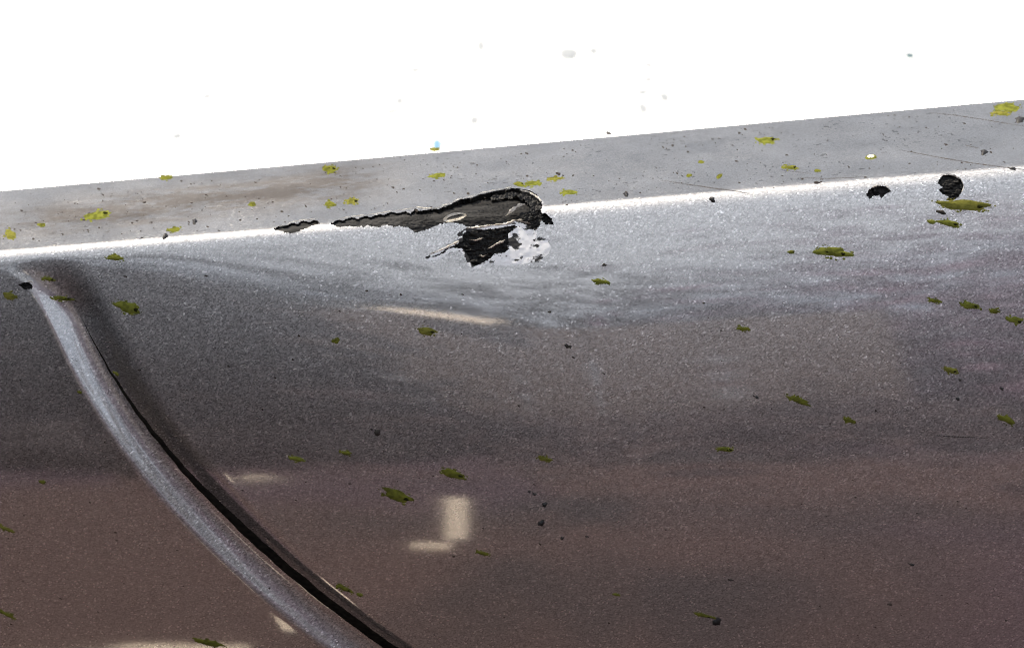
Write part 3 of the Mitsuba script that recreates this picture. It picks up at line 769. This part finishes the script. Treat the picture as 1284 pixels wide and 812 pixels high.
def tree(x, y, h, sx, sz, seed, leaf, n, lab):
    """unseen tree added to dim the mirrored sky; loose crown thinning towards its edge"""
    r = np.random.default_rng(seed)
    k = numbered('added_tree')
    parts = [trimesh.creation.cone(radius=0.03 * h, height=h * 0.85, sections=12).apply_translation((x, y, 0))]
    for j in range(7):
        a = np.array([x, y, h * (0.3 + 0.05 * j)]); b = a + [r.normal(0, sx * 0.8), r.normal(0, sx * 0.5), sz * (0.4 + 0.5 * r.random())]
        parts.append(trimesh.creation.cylinder(radius=0.012 * h, segment=[a, b], sections=8))
    scene[k + '__trunk'] = mikit.ply(trimesh.util.concatenate(parts), 'dark_timber', smooth=40)
    cl = r.normal(0, 1, (60, 3)) * [sx, sx * 0.8, sz] + [x, y, h * 0.55]
    c = cl[r.integers(0, 60, n)] + r.normal(0, 0.26 * sx, (n, 3))
    c = c[c[:, 2] > 0.3]; n = len(c)
    a = r.normal(0, 1, (n, 3)); a /= np.linalg.norm(a, axis=1, keepdims=True)
    b = np.cross(a, r.normal(0, 1, (n, 3))); b /= np.linalg.norm(b, axis=1, keepdims=True)
    sz_ = (0.04 + 0.04 * r.random(n))[:, None]
    v = np.stack([c - a * sz_ * 1.4, c + b * sz_ * 0.7, c + a * sz_ * 1.4, c - b * sz_ * 0.7], 1).reshape(-1, 3)
    scene[k + '__crown'] = mikit.ply((v, np.arange(4 * n).reshape(-1, 4)), leaf)
    labels[k] = {'label': lab, 'category': 'tree'}


scene['leaf_green'] = twos({'type': 'diffuse', 'reflectance': tone((0.052, 0.060, 0.054))})
scene['leaf_copper'] = twos({'type': 'diffuse', 'reflectance': tone((0.260, 0.165, 0.235))})
tree(-2.6, -6.3, 3.9, 1.2, 0.95, 5, 'leaf_green', 5000, 'added dark tree behind the fence, dimming the mirrored sky at the upper left')



scene['added_soil'] = {'type': 'diffuse', 'reflectance': mikit.proc(lambda p, n, uv: mix((0.010, 0.010, 0.010), (0.028, 0.026, 0.025), noise(p.x * 60., p.y * 60.)))}
scene['added_bed'] = mikit.ply(sheet(-4.2, -0.52, -3.6, 0.02, 0.012), 'added_soil')  # unseen dark bed, added to darken the reflection in the groove flank
labels['added_bed'] = {'label': 'dark bed added left of the bumper to darken the mirrored groove flank', 'kind': 'structure'}





def thicket(key, cx, sx, y0, y1, z0, sc, n, q0, leaf, seed, lab):
    """unseen foliage added to fade the mirrored sky, thinning upwards and sideways"""
    r = np.random.default_rng(seed)
    c = np.stack([cx + sx * r.normal(0, 1, n), y0 + (y1 - y0) * r.random(n), z0 + r.exponential(sc, n)], -1)
    c = c[c[:, 2] < z0 + 4.2 * sc]; n = len(c)
    c[:, 2] += 0.25 * np.sin(c[:, 0] * 1.9 + seed)
    a = r.normal(0, 1, (n, 3)); a /= np.linalg.norm(a, axis=1, keepdims=True)
    b = np.cross(a, r.normal(0, 1, (n, 3))); b /= np.linalg.norm(b, axis=1, keepdims=True)
    q = q0 * (0.6 + 0.8 * r.random(n))[:, None]
    scene[key] = mikit.ply((np.stack([c - a * q * 1.4, c + b * q * 0.7, c + a * q * 1.4, c - b * q * 0.7], 1).reshape(-1, 3), np.arange(4 * n).reshape(-1, 4)), leaf)
    labels[key] = {'label': lab, 'category': 'foliage', 'kind': 'stuff'}


thicket('added_hazel', -0.6, 1.35, -6.6, -5.2, 1.5, 0.85, 4200, 0.055, 'leaf_green', 95, 'added green foliage behind the fence, softening the sky fade under the crease')
thicket('added_copper', 1.60, 0.50, -5.2, -4.5, 0.3, 1.25, 9000, 0.050, 'leaf_copper', 96, 'added copper foliage beyond the end of the fence, tinting the right reflection mauve')  # unseen, added to tint and soften the reflection at the right
scene['leaf_brown'] = twos({'type': 'diffuse', 'reflectance': tone((0.125, 0.105, 0.088))})
tree(4.3, -3.7, 1.9, 0.95, 0.36, 14, 'leaf_brown', 5200, 'added brown-leaved tree right of the paving, darkening the mirrored wall of the groove')  # unseen, added to darken the groove wall's reflection


def border():
    """low shrubs added to soften the mirrored foot of the fence"""
    r = np.random.default_rng(91); n = 9000
    x = -0.9 + 3.6 * r.random(n); y = -4.05 + np.abs(r.normal(0, 0.75, n))
    z = np.abs(r.normal(0, 0.22, n)) * (0.4 + 0.9 * meshkit.noise(np.stack([x * 2.2, y * 2.2, 0 * x], -1))) + 0.01
    c = np.stack([x, y, z], -1)
    a = r.normal(0, 1, (n, 3)); a /= np.linalg.norm(a, axis=1, keepdims=True)
    b = np.cross(a, r.normal(0, 1, (n, 3))); b /= np.linalg.norm(b, axis=1, keepdims=True)
    q = (0.02 + 0.03 * r.random(n))[:, None]
    return np.stack([c - a * q * 1.4, c + b * q * 0.6, c + a * q * 1.4, c - b * q * 0.6], 1).reshape(-1, 3), np.arange(4 * n).reshape(-1, 4)


scene['leaf_heather'] = twos({'type': 'diffuse', 'reflectance': tone((0.098, 0.074, 0.076))})
scene['added_heather'] = mikit.ply(border(), 'leaf_heather')
labels['added_heather'] = {'label': 'added low shrubs along the foot of the fence, softening its edge in the paint', 'category': 'added_heather', 'kind': 'stuff'}


def cover():
    """low leaves added to soften the mirrored foot of the hedge"""
    r = np.random.default_rng(97); n = 12000
    x = -2.2 + 1.68 * r.random(n) ** 0.9; y = -2.55 + np.abs(r.normal(0, 0.75, n)); z = np.abs(r.normal(0, 0.05, n)) + 0.012
    k = (y < -0.9 + 0.3 * r.random(n)); c = np.stack([x, y, z], -1)[k]; n = len(c)
    a = r.normal(0, 1, (n, 3)) * [1, 1, 0.5]; a /= np.linalg.norm(a, axis=1, keepdims=True)
    b = np.cross(a, r.normal(0, 1, (n, 3))); b /= np.linalg.norm(b, axis=1, keepdims=True)
    q = (0.012 + 0.02 * r.random(n))[:, None]
    return np.stack([c - a * q * 1.4, c + b * q * 0.8, c + a * q * 1.4, c - b * q * 0.8], 1).reshape(-1, 3), np.arange(4 * n).reshape(-1, 4)


scene['leaf_dull'] = twos({'type': 'diffuse', 'reflectance': tone((0.062, 0.055, 0.060))})
scene['added_cover'] = mikit.ply(cover(), 'leaf_dull')
labels['added_cover'] = {'label': 'added low leaves over the paving, softening the mirrored foot of the hedge', 'category': 'ground cover', 'kind': 'stuff'}


def hedge():  # unseen hedge, added to darken the reflections at the left
    r = np.random.default_rng(77); n = 9000
    c = np.stack([-3.6 + 2.95 * r.random(n) ** 0.9 + r.normal(0, 0.06, n), -2.5 - 1.0 * r.random(n), 1.45 * r.random(n) ** 0.85 + r.normal(0, 0.05, n) + 0.05], -1)
    m = 9000                                            # second run, added to darken what the groove flank mirrors
    c = np.vstack([c, np.stack([-2.6 + 1.65 * r.random(m) ** 0.8 + r.normal(0, 0.05, m), -0.75 - 2.0 * r.random(m) + r.normal(0, 0.05, m), 1.1 * r.random(m) ** 0.85 + r.normal(0, 0.04, m) + 0.05], -1)]); n += m
    a = r.normal(0, 1, (n, 3)); a /= np.linalg.norm(a, axis=1, keepdims=True)
    b = np.cross(a, r.normal(0, 1, (n, 3))); b /= np.linalg.norm(b, axis=1, keepdims=True)
    z = (0.03 + 0.03 * r.random(n))[:, None]
    return np.stack([c - a * z * 1.4, c + b * z * 0.8, c + a * z * 1.4, c - b * z * 0.8], 1).reshape(-1, 3), np.arange(4 * n).reshape(-1, 4)


scene['leaf_slate'] = twos({'type': 'diffuse', 'reflectance': tone((0.052, 0.054, 0.060))})
scene['added_hedge__foliage'] = mikit.ply(hedge(), 'leaf_slate')
scene['added_hedge__stem'] = mikit.ply(trimesh.util.concatenate([trimesh.creation.cone(radius=0.05, height=1.1, sections=8).apply_translation((-3.4 + 0.5 * j, -3.0, 0)) for j in range(6)]), 'dark_timber')
labels['added_hedge'] = {'label': 'added dark hedge in front of the fence, darkening the paint left of the groove', 'category': 'hedge'}
